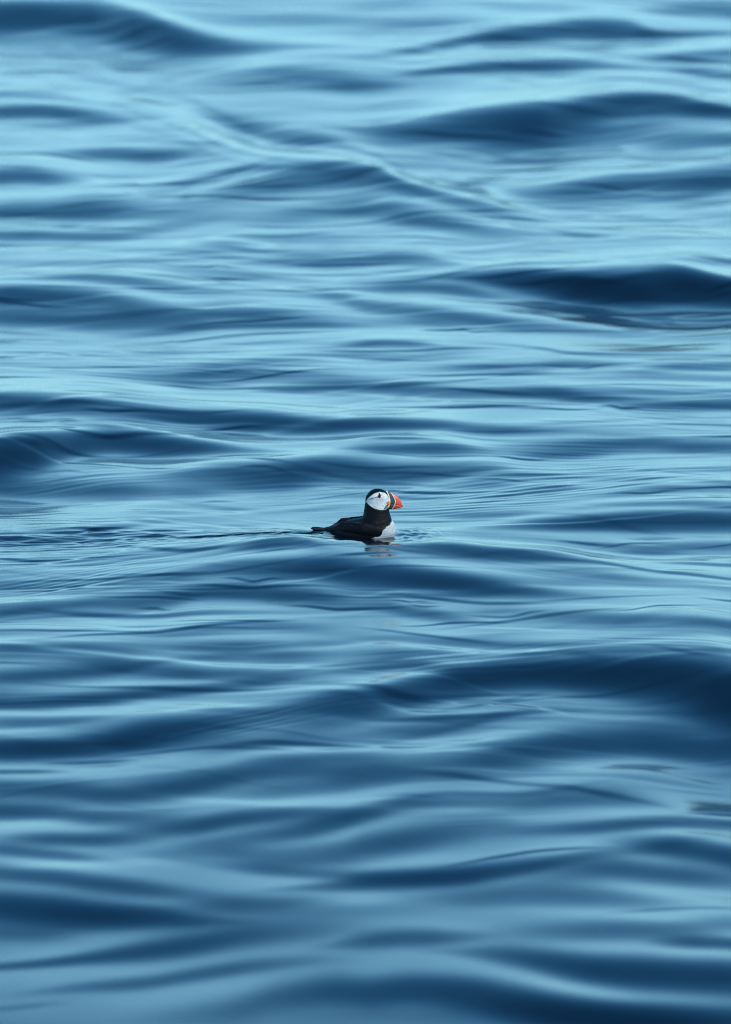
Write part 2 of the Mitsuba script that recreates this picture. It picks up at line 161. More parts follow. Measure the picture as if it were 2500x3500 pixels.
    ([(0.52,-0.006,0.035),(0.648,-0.029,0.058),(0.833,-0.099,0.058),(0.995,-0.063,0.058),(1.163,-0.06,0.058),(1.396,-0.055,0.052)], 0.135),
    ([(0.044,0.065,0.027),(0.131,0.066,0.045),(0.351,0.057,0.045),(0.545,0.02,0.045),(0.731,-0.059,0.045),(0.818,-0.074,0.027)], 0.063),
    ([(0.558,-0.002,0.005),(0.583,-0.005,0.009),(0.737,-0.058,0.009),(0.763,-0.061,0.005)], 0.093),
    ([(-0.01,-0.41,0.018),(0.065,-0.403,0.03),(0.251,-0.365,0.055),(0.378,-0.397,0.055),(0.537,-0.405,0.05),(0.689,-0.461,0.03),(0.764,-0.468,0.018)], 0.159),
    ([(0.383,-0.418,0.008),(0.461,-0.418,0.014),(0.664,-0.446,0.014),(0.852,-0.552,0.014),(1.102,-0.668,0.014),(1.39,-0.714,0.012)], 0.1),
    ([(0.766,-0.382,0.012),(0.806,-0.379,0.019),(1.112,-0.385,0.019),(1.251,-0.376,0.018)], 0.093),
    ([(0.343,-0.589,0.031),(0.445,-0.594,0.051),(0.66,-0.641,0.051),(0.847,-0.733,0.051),(1.097,-0.801,0.05),(1.391,-0.824,0.045)], 0.074),
    ([(-0.086,-0.828,0.008),(-0.011,-0.841,0.013),(0.215,-0.9,0.013),(0.371,-0.968,0.013),(0.608,-1.025,0.013),(0.682,-1.037,0.008)], 0.106),
    ([(-0.042,-0.92,0.032),(0.07,-0.978,0.052),(0.151,-1.059,0.052),(0.269,-1.156,0.052),(0.38,-1.203,0.031)], 0.106),
    ([(0.088,-0.996,0.029),(0.195,-1.005,0.049),(0.401,-1.089,0.048),(0.585,-1.204,0.048),(0.768,-1.318,0.048),(1.074,-1.423,0.047),(1.479,-1.271,0.043)], 0.087),
    ([(0.263,-1.162,0.033),(0.374,-1.192,0.055),(0.644,-1.334,0.054),(0.888,-1.449,0.054),(1.109,-1.476,0.054),(1.44,-1.502,0.048)], 0.074),
    ([(-0.1,-1.419,0.025),(-0.011,-1.429,0.042),(0.149,-1.453,0.042),(0.302,-1.52,0.042),(0.516,-1.596,0.042),(0.722,-1.7,0.041),(0.808,-1.745,0.025)], 0.087),
    ([(-0.062,-1.236,0.006),(-0.011,-1.259,0.011),(0.18,-1.403,0.011),(0.413,-1.534,0.011),(0.463,-1.552,0.006)], 0.077),
    ([(-0.121,-1.623,0.03),(-0.011,-1.635,0.05),(0.148,-1.644,0.05),(0.325,-1.708,0.05),(0.434,-1.736,0.03)], 0.106),
    ([(0.313,-1.721,0.016),(0.367,-1.722,0.026),(0.545,-1.696,0.026),(0.689,-1.776,0.026),(0.744,-1.796,0.015)], 0.087),
    ([(-0.12,-1.817,0.029),(-0.011,-1.803,0.048),(0.117,-1.765,0.048),(0.263,-1.838,0.047),(0.372,-1.868,0.028)], 0.135),
    ([(0.771,-1.69,0.006),(0.795,-1.705,0.011),(0.954,-1.87,0.01),(0.978,-1.885,0.006)], 0.077),
    ([(0.462,-2.284,0.042),(0.623,-2.298,0.07),(0.802,-2.321,0.14),(0.995,-2.345,0.198),(1.131,-2.324,0.198),(1.589,-2.298,0.179)], 0.077),
    ([(0.221,-2.194,0.01),(0.254,-2.184,0.016),(0.387,-2.096,0.016),(0.518,-1.989,0.016),(0.551,-1.977,0.01)], 0.047),
    ([(-0.215,-2.319,0.059),(-0.011,-2.301,0.098),(0.205,-2.312,0.098),(0.385,-2.256,0.099),(0.566,-2.157,0.099),(0.772,-2.127,0.1),(0.976,-2.158,0.06)], 0.038),
    ([(-0.17,-2.587,0.043),(-0.011,-2.53,0.072),(0.144,-2.417,0.073),(0.288,-2.341,0.073),(0.45,-2.299,0.044)], 0.092),
    ([(0.013,-2.836,0.049),(0.224,-2.814,0.082),(0.438,-2.661,0.083),(0.618,-2.539,0.084),(0.797,-2.493,0.084),(1.035,-2.498,0.084),(1.391,-2.644,0.075)], 0.184),
    ([(0.214,-2.446,0.057),(0.418,-2.447,0.095),(0.68,-2.413,0.095),(0.947,-2.264,0.096),(1.154,-2.22,0.058)], 0.048),
    ([(-0.109,-2.812,0.033),(0.007,-2.8,0.056),(0.219,-2.749,0.056),(0.336,-2.736,0.034)], 0.034),
    ([(-1.059,-2.899,0.016),(-0.961,-2.894,0.018),(-0.839,-2.888,0.018),(-0.745,-2.889,0.018),(-0.703,-2.888,0.011)], 0.12),
    ([(-1.667,-3.066,0.06),(-1.008,-3.068,0.066),(-0.774,-3.096,0.066),(-0.628,-3.141,0.066),(-0.513,-3.096,0.07),(-0.398,-3.004,0.071),(-0.253,-2.906,0.067),(-0.106,-2.88,0.067),(0.025,-2.878,0.071),(0.142,-2.915,0.075),(0.259,-2.929,0.071),(0.462,-2.853,0.045),(0.641,-2.799,0.027)], 0.135),
    ([(-0.431,-3.119,0.042),(-0.274,-3.095,0.07),(-0.135,-3.044,0.07),(0.057,-2.96,0.07),(0.215,-2.931,0.042)], 0.1),
    ([(-1.232,-3.253,0.049),(-1.0,-3.272,0.054),(-0.797,-3.297,0.054),(-0.652,-3.356,0.054),(-0.485,-3.362,0.054),(-0.355,-3.366,0.032)], 0.135),
    ([(-0.686,-3.501,0.032),(-0.557,-3.478,0.054),(-0.42,-3.46,0.054),(-0.306,-3.401,0.054),(-0.162,-3.345,0.054),(-0.024,-3.312,0.054),(0.106,-3.269,0.033)], 0.135),
    ([(-0.986,-3.62,0.028),(-0.874,-3.61,0.047),(-0.732,-3.598,0.047),(-0.567,-3.566,0.047),(-0.454,-3.55,0.028)], 0.128),
    ([(-0.507,-3.632,0.02),(-0.412,-3.618,0.034),(-0.275,-3.57,0.06),(-0.133,-3.485,0.064),(0.024,-3.332,0.06),(0.14,-3.227,0.057),(0.285,-3.197,0.052),(0.393,-3.162,0.035),(0.491,-3.135,0.021)], 0.135),
    ([(-1.087,-3.688,0.036),(-0.933,-3.705,0.04),(-0.756,-3.754,0.04),(-0.59,-3.813,0.04),(-0.498,-3.827,0.024)], 0.093),
    ([(-0.644,-3.777,0.025),(-0.529,-3.748,0.043),(-0.388,-3.709,0.072),(-0.217,-3.764,0.076),(-0.046,-3.724,0.081),(0.024,-3.666,0.09),(0.138,-3.59,0.09),(0.253,-3.519,0.091),(0.368,-3.47,0.078),(0.44,-3.491,0.048),(0.557,-3.501,0.029)], 0.128),
    ([(-1.268,-3.878,0.048),(-0.976,-3.939,0.053),(-0.777,-4.003,0.053),(-0.635,-4.076,0.053),(-0.493,-4.142,0.052),(-0.33,-4.191,0.052),(-0.205,-4.194,0.031)], 0.12),
    ([(-0.326,-4.17,0.015),(-0.236,-4.115,0.025),(-0.074,-4.031,0.037),(0.024,-3.99,0.046),(0.136,-3.977,0.054),(0.277,-3.931,0.054),(0.419,-3.859,0.054),(0.52,-3.83,0.038),(0.612,-3.807,0.023)], 0.13),
    ([(-1.278,-4.207,0.067),(-0.966,-4.227,0.074),(-0.769,-4.273,0.071),(-0.629,-4.321,0.059),(-0.489,-4.368,0.052),(-0.378,-4.402,0.037),(-0.272,-4.401,0.018),(-0.19,-4.398,0.011)], 0.192),
    ([(-0.512,-4.277,0.029),(-0.402,-4.26,0.049),(-0.213,-4.221,0.049),(-0.079,-4.176,0.049),(0.031,-4.151,0.03)], 0.074),
    ([(-1.008,-4.437,0.04),(-0.908,-4.438,0.045),(-0.736,-4.454,0.045),(-0.637,-4.454,0.027)], 0.04),
    ([(-1.317,-4.912,0.021),(-0.896,-4.785,0.024),(-0.702,-4.711,0.032),(-0.539,-4.644,0.051),(-0.402,-4.59,0.061),(-0.266,-4.512,0.071),(-0.128,-4.483,0.072),(0.054,-4.475,0.057),(0.193,-4.476,0.034)], 0.12),
    ([(-0.146,-4.646,0.02),(-0.067,-4.63,0.033),(0.023,-4.583,0.054),(0.133,-4.553,0.058),(0.291,-4.556,0.042),(0.39,-4.562,0.025)], 0.106),
    ([(-0.913,-5.105,0.017),(-0.821,-5.071,0.029),(-0.667,-4.991,0.037),(-0.506,-4.924,0.045),(-0.371,-4.841,0.046),(-0.236,-4.788,0.046),(-0.05,-4.768,0.033),(0.044,-4.774,0.02)], 0.093),
    ([(-0.691,-5.309,0.042),(-0.499,-5.294,0.07),(-0.312,-5.218,0.088),(-0.179,-5.095,0.089),(-0.044,-5.052,0.086),(0.023,-5.063,0.082),(0.131,-5.039,0.082),(0.266,-5.075,0.082),(0.373,-5.135,0.082),(0.506,-5.215,0.081),(0.665,-5.27,0.084),(0.92,-5.276,0.088),(1.555,-5.334,0.079)], 0.168),
    ([(-0.609,-5.39,0.047),(-0.417,-5.36,0.078),(-0.151,-5.288,0.079),(0.17,-5.247,0.079),(0.492,-5.278,0.079),(0.919,-5.305,0.079),(1.515,-5.4,0.07)], 0.066),
    ([(-0.951,-5.245,0.016),(-0.87,-5.224,0.018),(-0.69,-5.142,0.018),(-0.652,-5.133,0.011)], 0.038),
    ([(0.619,-2.825,0.032),(0.736,-2.791,0.054),(0.879,-2.743,0.054),(1.063,-2.699,0.054),(1.211,-2.663,0.049)], 0.077),
    ([(0.001,-3.25,0.012),(0.071,-3.223,0.019),(0.257,-3.115,0.02),(0.385,-3.115,0.02),(0.549,-3.041,0.02),(0.656,-2.953,0.02),(0.727,-2.912,0.012)], 0.054),
    ([(0.221,-3.271,0.041),(0.377,-3.218,0.069),(0.518,-3.143,0.069),(0.634,-3.126,0.069),(0.802,-3.162,0.069),(0.958,-3.168,0.042)], 0.1),
    ([(0.289,-3.515,0.028),(0.402,-3.498,0.046),(0.598,-3.451,0.046),(0.772,-3.387,0.046),(1.039,-3.317,0.047),(1.327,-3.27,0.042)], 0.151),
    ([(0.81,-3.273,0.005),(0.833,-3.266,0.008),(1.008,-3.227,0.008),(1.087,-3.205,0.007)], 0.235),
    ([(0.171,-3.902,0.005),(0.221,-3.884,0.008),(0.364,-3.786,0.008),(0.478,-3.72,0.008),(0.644,-3.68,0.008),(0.695,-3.673,0.005)], 0.147),
    ([(0.331,-3.951,0.044),(0.509,-3.912,0.074),(0.674,-3.862,0.074),(0.815,-3.87,0.074),(0.95,-3.883,0.074),(1.149,-3.881,0.067)], 0.128),
    ([(0.563,-3.605,0.042),(0.743,-3.616,0.07),(0.878,-3.657,0.07),(1.024,-3.722,0.07),(1.202,-3.745,0.063)], 0.176),
    ([(-0.119,-4.244,0.045),(0.057,-4.197,0.075),(0.247,-4.135,0.076),(0.416,-4.111,0.076),(0.583,-4.133,0.076),(0.772,-4.192,0.075),(0.948,-4.184,0.045)], 0.1),
    ([(0.544,-4.359,0.005),(0.589,-4.348,0.009),(0.747,-4.286,0.009),(0.971,-4.247,0.009),(1.142,-4.225,0.008)], 0.077),
    ([(0.213,-4.526,0.044),(0.387,-4.523,0.074),(0.575,-4.52,0.074),(0.74,-4.529,0.074),(0.963,-4.44,0.074),(1.225,-4.385,0.067)], 0.1),
    ([(0.671,-4.641,0.024),(0.77,-4.638,0.04),(0.989,-4.648,0.04),(1.088,-4.645,0.036)], 0.135),
    ([(0.095,-4.648,0.017),(0.193,-4.675,0.028),(0.351,-4.739,0.06),(0.459,-4.801,0.07),(0.567,-4.871,0.078),(0.701,-4.926,0.087),(0.904,-4.949,0.087),(0.998,-4.97,0.076),(1.36,-4.992,0.069)], 0.221),
    ([(-1.27,10.228,0.034),(-1.055,9.94,0.056),(-0.83,9.405,0.054),(-0.654,8.981,0.053),(-0.48,8.46,0.052),(-0.27,7.915,0.05),(0.034,7.584,0.05),(0.194,7.187,0.049),(0.43,6.871,0.048),(0.604,6.554,0.047),(0.789,6.386,0.028)], 0.026),
    ([(-1.238,9.209,0.028),(-1.029,8.944,0.046),(-0.809,8.397,0.045),(-0.637,7.945,0.044),(-0.467,7.396,0.043),(-0.263,6.96,0.042),(0.034,6.747,0.042),(0.19,6.382,0.041),(0.422,6.172,0.04),(0.596,6.065,0.04),(0.784,6.156,0.024)], 0.038),
    ([(-1.226,8.827,0.031),(-1.02,8.572,0.051),(-0.802,8.055,0.05),(-0.631,7.632,0.049),(-0.463,7.115,0.047),(-0.262,6.768,0.047),(0.034,6.639,0.046),(0.189,6.278,0.045),(0.42,6.053,0.045),(0.594,5.942,0.045),(0.78,5.99,0.027)], 0.02),
    ([(-0.342,-2.248,0.032),(-0.199,-2.182,0.053),(-0.079,-2.089,0.054),(0.026,-2.022,0.054),(0.147,-1.909,0.054),(0.269,-1.811,0.055),(0.391,-1.763,0.055),(0.513,-1.756,0.055),(0.635,-1.767,0.055),(0.756,-1.801,0.055),(0.876,-1.845,0.055),(1.009,-1.966,0.054),(1.553,-1.986,0.049)], -0.093),
    ([(0.135,4.803,0.047),(0.256,4.758,0.078),(0.48,4.731,0.078),(0.701,4.597,0.077),(0.885,4.507,0.077),(1.072,4.554,0.077),(1.254,4.469,0.076),(1.707,4.511,0.069)], -0.077),
    ([(-1.486,1.559,0.053),(-1.114,1.518,0.058),(-0.941,1.645,0.059),(-0.738,1.714,0.059),(-0.567,1.684,0.059),(-0.429,1.576,0.059),(-0.293,1.484,0.058),(-0.194,1.431,0.035)], -0.046),
    ([(-1.947,11.524,0.113),(-1.45,11.206,0.124),(-1.129,11.074,0.123),(-0.951,10.999,0.122),(-0.771,10.765,0.121),(-0.592,10.529,0.119),(-0.374,10.405,0.118),(-0.248,10.419,0.071)], -0.063),
    ([(0.329,8.415,0.067),(0.447,8.328,0.111),(0.694,8.334,0.111),(0.863,8.563,0.112),(1.032,8.699,0.113),(1.199,8.722,0.113),(1.362,8.611,0.113),(1.481,8.599,0.067)], -0.061),
    ([(0.153,-1.948,0.04),(0.317,-1.919,0.067),(0.496,-1.843,0.098),(0.634,-1.83,0.121),(0.754,-1.881,0.138),(0.873,-1.955,0.156),(0.974,-2.071,0.168),(1.104,-2.226,0.171),(1.52,-2.331,0.153)], 0.106),
    ([(0.42,-3.085,0.044),(0.578,-3.039,0.073),(0.784,-2.963,0.098),(1.019,-2.925,0.099),(1.232,-2.886,0.089)], 0.068),
]


def face_profile(t):
    """Height across a wavelet of unit slope and half width: up the face, then gently back to the mean level on both sides."""
    return math.sqrt(math.pi / 2) * (erf(t / math.sqrt(2)) - erf(t / (7 * math.sqrt(2)))) * 7 / 6


def add_wave(z, X, Y, pts, slope):
    p = np.array(pts)
    i0, i1 = np.searchsorted(X, (p[0, 0], p[-1, 0]))
    if i1 - i0 < 2:
        return
    x = X[i0:i1]
    c, w = PchipInterpolator(p[:, 0], p[:, 1])(x), PchipInterpolator(p[:, 0], p[:, 2])(x)
    u = (x - p[0, 0]) / (p[-1, 0] - p[0, 0])
    e = np.clip(np.minimum(u, 1 - u) / 0.42, 0, 1)
    a = slope * e * e * (3 - 2 * e)
    j0, j1 = np.searchsorted(Y, ((c - 18 * w).min(), (c + 18 * w).max()))
    if j1 - j0 < 2:
        return
    t = (Y[j0:j1, None] - c[None]) / w[None]
    z[j0:j1, i0:i1] += a * w * face_profile(t)


def spread(start, stop, step, far, n):
    """Even steps from start to stop, then growing ones out to 'far' on both sides."""
    mid = np.arange(start, stop + step / 2, step)
    k = np.arange(1, n + 1)
    lo, hi = 1.0001, 3.0
    for _ in range(80):
        g = (lo + hi) / 2
        lo, hi = (g, hi) if step * (g ** n - 1) * g / (g - 1) < far else (lo, g)
    out = step * (g ** k - 1) * g / (g - 1)
    return np.concatenate([(mid[0] - out)[::-1], mid, mid[-1] + out])


def refine(a, lo, hi, step):
    """The same coordinates with even finer steps between lo and hi."""
    return np.concatenate([a[a < lo - step / 2], np.arange(lo, hi, step), a[a > hi + step / 2]])


# one sheet out to the horizon: fine in front of the lens and finest round the bird, growing coarser away from there
X = refine(spread(-1.7, 1.7, 0.008, 6000.0, 60), -0.22, 0.36, 0.003)
Y = refine(spread(-6.7, 12.0, 0.0087, 6000.0, 60), -2.2, 3.8, 0.0062)
Y = refine(Y, -0.45, 0.45, 0.0042)
sea_z = np.zeros((len(Y), len(X)))
for pts, slope in WAVES:
    add_wave(sea_z, X, Y, pts, slope)

# Smaller wavelets everywhere, also beyond the frame: long in x, thin in y, of all sizes
rng = np.random.default_rng(7)
for n, half, length, steep in ((300, 0.09, 1.9, 0.016), (750, 0.045, 1.4, 0.020), (1500, 0.022, 0.95, 0.029), (2000, 0.012, 0.6, 0.038)):
    for k in range(n):
        cx, cy = rng.uniform(-3, 3), rng.uniform(-8.5 if half > 0.03 else -3.2, 14)
        length_k, w = length * rng.uniform(0.5, 1.8), half * rng.uniform(0.6, 1.5)
        xs = cx + length_k * np.linspace(-0.5, 0.5, 5)
        bend, tilt = rng.normal(0, 0.5) * length_k * 0.2, rng.normal(0, 0.25)
        ys = cy + tilt * (xs - cx) + bend * np.cos(np.linspace(-1, 1, 5) * 1.6) + rng.normal(0, w * 0.5, 5)
        add_wave(sea_z, X, Y, [(x, y, w) for x, y in zip(xs, ys)], steep * rng.normal() * (0.45 + 0.6 * abs(rng.normal())))

# Creases: short steep ripples, thin and dark on the smooth water
for k in range(280):
    cx, cy = rng.uniform(-2.4, 2.4), rng.uniform(-1.5, 6.5)
    half, tilt = 0.5 * rng.uniform(0.12, 0.75), rng.normal(0, 0.22)
    xs = cx + half * np.linspace(-1, 1, 5)
    ys = cy + tilt * (xs - cx) + rng.normal(0, 0.012, 5) + rng.normal(0, 0.03) * np.linspace(-1, 1, 5) ** 2
    w = rng.uniform(0.006, 0.010)
    add_wave(sea_z, X, Y, [(x, y, w) for x, y in zip(xs, ys)], 0.05 + 0.12 * rng.random() ** 1.5)

# The low crest the bird sits behind: steep on the bird's side, long and gentle on the other
cy_, cx_ = -0.31, 0.12
gap = Y[:, None] - cy_ + 0.20 * (X[None] - cx_) + 0.025 * np.sin(8.0 * X[None] + 1.0) + 0.014 * np.sin(19.0 * X[None])
sea_z += 0.040 * np.exp(-(gap / np.where(gap > 0, 0.215, 0.62)) ** 2 / 1.0) * np.exp(-np.abs((X[None] - cx_) / 0.62) ** 3)
sea_z -= sea_z[np.abs(Y) < 0.06][:, np.abs(X) < 0.08].mean()          # the level at the bird is zero

# Trains of fine ripples: (centre x, y, half length, half depth, wave length, slope, turn of the crests)
RIPPLES = [
    (-0.573, 6.504, 0.33, 0.275, 0.0849, 0.055, 0.771),
    (-0.301, 6.78, 0.119, 0.152, 0.0709, 0.05, 0.967),
    (-1.108, 6.013, 0.194, 0.292, 0.0632, 0.05, 0.188),
    (-1.173, 6.857, 0.206, 0.305, 0.0916, 0.04, -0.001),
    (0.533, 5.818, 0.231, 0.288, 0.0769, 0.05, -1.402),
    (0.992, 5.722, 0.307, 0.287, 0.0718, 0.04, -0.315),
    (1.039, 6.011, 0.271, 0.146, 0.0681, 0.04, 0.615),
    (-0.986, 3.163, 0.3, 0.372, 0.0578, 0.06, -0.174),
    (-0.627, 3.039, 0.284, 0.246, 0.0533, 0.05, -0.173),
    (-0.725, 1.109, 0.235, 0.182, 0.051, 0.04, 0.108),
    (-0.254, 0.856, 0.266, 0.215, 0.0466, 0.04, 0.215),
    (0.895, 2.16, 0.346, 0.233, 0.0583, 0.055, -0.227),
    (0.704, 1.364, 0.338, 0.259, 0.0481, 0.05, -0.001),
    (0.831, 1.071, 0.335, 0.218, 0.0509, 0.06, 0.215),
    (0.492, 0.784, 0.332, 0.178, 0.0464, 0.06, 0.373),
    (0.291, 0.536, 0.263, 0.14, 0.0491, 0.05, 0.159),
    (-0.941, 0.502, 0.197, 0.14, 0.042, 0.06, -0.001),
    (0.954, 3.038, 0.249, 0.103, 0.0492, 0.06, -0.117),
    (-0.834, 0.201, 0.326, 0.206, 0.0447, 0.06, -0.159),
    (-0.822, -0.239, 0.257, 0.2, 0.0434, 0.07, 0.103),
    (-0.718, -0.569, 0.222, 0.163, 0.0425, 0.05, 0.625),
    (-0.377, 0.064, 0.259, 0.085, 0.0306, 0.05, 0.157),
    (0.597, -0.602, 0.317, 0.163, 0.0456, 0.035, -0.52),
    (0.918, -0.472, 0.191, 0.099, 0.046, 0.05, -0.209),
    (0.852, -1.64, 0.214, 0.122, 0.0486, 0.04, -0.504),
    (0.331, -1.73, 0.305, 0.121, 0.0483, 0.035, 0.147),
    (-0.77, -2.175, 0.21, 0.088, 0.0439, 0.035, 0.097),
    (-0.228, -2.378, 0.298, 0.115, 0.0461, 0.035, 0.728),
    (0.152, -0.892, 0.314, 0.08, 0.0415, 0.05, -0.205),
    (-0.556, -0.763, 0.378, 0.097, 0.0451, 0.04, -0.001),
    (-0.656, -4.302, 0.278, 0.15, 0.0551, 0.03, -0.358),
    (0.369, -3.371, 0.23, 0.081, 0.0483, 0.03, 0.231),
]
gx, gy = np.meshgrid(X, Y)
warp = meshkit.fbm(np.stack([gx * 0.9, gy * 1.6, gx * 0], -1), 3, seed=3) - 0.5
patch = meshkit.fbm(np.stack([gx * 2.2, gy * 3.0, gx * 0], -1), 2, seed=9)
for cx, cy, hx, hy, lam, steep, turn in RIPPLES:
    i0, i1 = np.searchsorted(X, (cx - 2.5 * hx, cx + 2.5 * hx))
    j0, j1 = np.searchsorted(Y, (cy - 2.5 * hy - abs(turn) * hx * 2.5, cy + 2.5 * hy + abs(turn) * hx * 2.5))
    if i1 - i0 < 2 or j1 - j0 < 2:
        continue
    s_ = np.s_[j0:j1, i0:i1]
    u, v = (gx[s_] - cx) / hx, (gy[s_] - cy - turn * (gx[s_] - cx)) / hy
    env = np.exp(-(u * u + v * v)) * np.clip(patch[s_] * 3.2 - 0.9, 0, 1.6)
    q = gy[s_] - turn * (gx[s_] - cx) + 0.10 * warp[s_]
    streak = meshkit.noise(np.stack([gx[s_] * 2.2, q / (0.62 * lam), gx[s_] * 0], -1), seed=31) + 0.6 * meshkit.noise(np.stack([gx[s_] * 4.1, q / (0.33 * lam), gx[s_] * 0], -1), seed=32) - 0.8
    sea_z[s_] += steep * lam / (2 * math.pi) * env * (3.9 * streak + 0.7 * np.sin(2 * math.pi * (q / lam + 1.5 * patch[s_])))

# The swimming bird's wake: two arms of slanting ripples, churned water between them, and small rings pushed ahead of the breast
i0, i1, j0, j1 = *np.searchsorted(X, (-3.2, 0.45)), *np.searchsorted(Y, (-1.9, 1.9))
wx, wy = gx[j0:j1, i0:i1], gy[j0:j1, i0:i1]
back = np.maximum(0.03 - wx, 0)
wake = np.zeros_like(wx)
for side in (-1, 1):
    t = side * wy
    mid, width = 0.045 + 0.40 * back, 0.03 + 0.11 * back
    env = np.exp(-((t - mid) / width) ** 2) * np.clip(back / 0.08, 0, 1) * np.exp(-back / 0.9)
    lam = 0.075
    broken = np.clip(meshkit.noise(np.stack([wx * 5, wy * 9, wx * 0], -1), seed=41) * 2.4 - 0.6, 0, 1.3)
    wake += env * broken * 0.085 * lam / (2 * math.pi) * np.sin(2 * math.pi * (t * 0.82 + wx * 0.40 + 0.09 * warp[j0:j1, i0:i1]) / lam + 3 * patch[j0:j1, i0:i1])
env = np.exp(-((wy - 0.03) / (0.05 + 0.13 * back)) ** 2) * np.clip(back / 0.1 - 0.6, 0, 1) * np.exp(-back / 1.6)
churn = meshkit.fbm(np.stack([wx * 7, wy * 24, wx * 0], -1), 3, seed=21) - 0.5
wake += env * churn * 0.017
env = np.exp(-((wy + 0.02) / (0.05 + 0.09 * back)) ** 2) * np.clip(back / 0.1 - 0.7, 0, 1) * np.exp(-back / 0.5)
fine = meshkit.fbm(np.stack([wx * 17, wy * 46, wx * 0], -1), 2, seed=22) - 0.5
wake += env * fine * 0.018
wake += 0.0095 * np.exp(-((wx + 0.09) / 0.055) ** 2 - ((wy + 0.015) / 0.06) ** 2)
chop = meshkit.fbm(np.stack([wx * 22, wy * 30, wx * 0], -1), 2, seed=23) - 0.5
wake += 0.008 * chop * np.exp(-((wx - 0.05) / 0.16) ** 2 - ((wy + 0.18) / 0.12) ** 2)
bow, turn_ = np.hypot(wx - 0.055, wy * 0.8), np.arctan2(wy * 0.8, wx - 0.055)
ahead = np.clip((wx - 0.075) / 0.05, 0, 1) * np.clip(1.25 - np.abs(turn_) / 1.1, 0, 1) * np.exp(-((bow - 0.11) / 0.065) ** 2)
rings = meshkit.noise(np.stack([bow / 0.012, turn_ * 2.2, bow * 0], -1), seed=51) + 0.7 * meshkit.noise(np.stack([wx / 0.05, wy / 0.02, bow * 0], -1), seed=52) - 0.85
wake += ahead * 0.0052 * rings
wake += 0.005 * np.exp(-(wx / 0.14) ** 2 - (wy / 0.09) ** 2)
wake += 0.008 * np.exp(-((wx - 0.15) / 0.075) ** 2 - ((wy - 0.07) / 0.09) ** 2)
sea_z[j0:j1, i0:i1] += wake

idx = np.arange(len(X) * len(Y)).reshape(len(Y), len(X))
quads = np.stack([idx[:-1, :-1], idx[:-1, 1:], idx[1:, 1:], idx[1:, :-1]], -1).reshape(-1, 4)
scene['water'] = {'type': 'roughplastic', 'distribution': 'ggx', 'alpha': 0.012, 'int_ior': 1.333, 'nonlinear': True,
                  'diffuse_reflectance': {'type': 'rgb', 'value': (0.0003, 0.006, 0.0178)}}
scene['sea'] = mikit.ply((np.stack([gx, gy, sea_z], -1).reshape(-1, 3), quads), 'water', smooth=True)
labels['sea'] = {'kind': 'structure', 'label': 'calm blue sea with smooth low waves and dark wave faces'}

# ------------------------------------------------------------------ the puffin, swimming to the right
# Built in its own frame: x forward, y to its left (away from the camera), z up from the waterline, metres.
U = 0.000284                                            # the bird's outline was measured in these units


def P(a, b, y=0.0):
    """A point of the side outline: a along the bird from the tail, b down from above the head (690 is the waterline)."""
    return np.array([(a - 640) * U, y * U, (690 - b) * U * 1.019])


def ball(a, b, rx, ry, rz, y=0.0, n=28):
    return manifold3d.Manifold.sphere(1.0, n).scale((rx * U, ry * U, rz * U)).translate(tuple(P(a, b, y)))


def chain(balls):
    return manifold3d.Manifold.batch_boolean([manifold3d.Manifold.batch_hull([p, q]) for p, q in zip(balls[:-1], balls[1:])], manifold3d.OpType.Add)


def to_trimesh(m):
    d = m.to_mesh()
    return trimesh.Trimesh(d.vert_properties[:, :3], d.tri_verts, process=True)


def soften(m, edge, rounds):
    t = to_trimesh(m.refine_to_length(edge))
    trimesh.smoothing.filter_taubin(t, lamb=0.55, nu=-0.56, iterations=rounds)
    return t


trunk = chain([ball(290, 640, 34, 50, 34), ball(420, 645, 60, 125, 70), ball(540, 650, 90, 190, 126),
               ball(680, 650, 120, 220, 152), ball(820, 640, 120, 215, 150), ball(922, 618, 122, 185, 132)])
neck = chain([ball(800, 610, 130, 170, 130), ball(852, 520, 150, 130, 112), ball(846, 430, 126, 104, 92), ball(856, 350, 126, 98, 104), ball(860, 318, 130, 98, 120)])
brow = chain([ball(870, 318, 108, 84, 100), ball(925, 330, 62, 50, 82)])
body = soften(trunk + neck + brow, 0.0016, 60)


def away(pts):
    """Signed distance (metres, positive inside) of side-view points (x, z) to an outline."""
    from shapely import Polygon, prepare, contains_xy
    from shapely import points as spoints, distance
    poly = Polygon(pts)
    prepare(poly)

    def f(q):
        d = distance(spoints(q[:, 0], q[:, 1]), poly.exterior)
        return np.where(contains_xy(poly, q[:, 0], q[:, 1]), d, -d)
    return f


def flank(a, b, y):
    """Outline point on the bird's side, y units out from its middle."""
    p = P(a, b)
    return (p[0], p[2] + y * U * 0.194)


def ramp(d, w):
    return np.clip(d / w + 0.5, 0, 1)[:, None]


def blend(c, new, k):
    return c * (1 - k) + np.array(new) * k


FACE = [flank(a, b, 80) for a, b in [(742, 346), (757, 315), (788, 284), (828, 256), (880, 243), (928, 254), (960, 274), (988, 300), (990, 345), (976, 372), (962, 402), (940, 420),
                                     (880, 416), (822, 400), (780, 376)]]
EYE_MARK = [flank(a, b, 88) for a, b in [(870, 246), (882, 256), (893, 274), (893, 297), (878, 300), (852, 294), (865, 274), (871, 258)]]
EYE_LINE = [flank(a, b, 88) for a, b in [(860, 286), (862, 294), (815, 305), (768, 322), (764, 318), (812, 299)]]
CHIN = [flank(a, b, 60) for a, b in [(944, 372), (1000, 352), (1000, 425), (935, 425), (912, 416)]]
BREAST = [flank(a, b, y) for a, b, y in [(1000, 478, 20), (1012, 515, 60), (1000, 548, 100), (965, 588, 150), (910, 628, 190), (862, 660, 205), (832, 694, 212), (776, 735, 214),
                                         (700, 800, 214), (700, 900, 200), (1200, 900, 0), (1200, 478, 0)]]


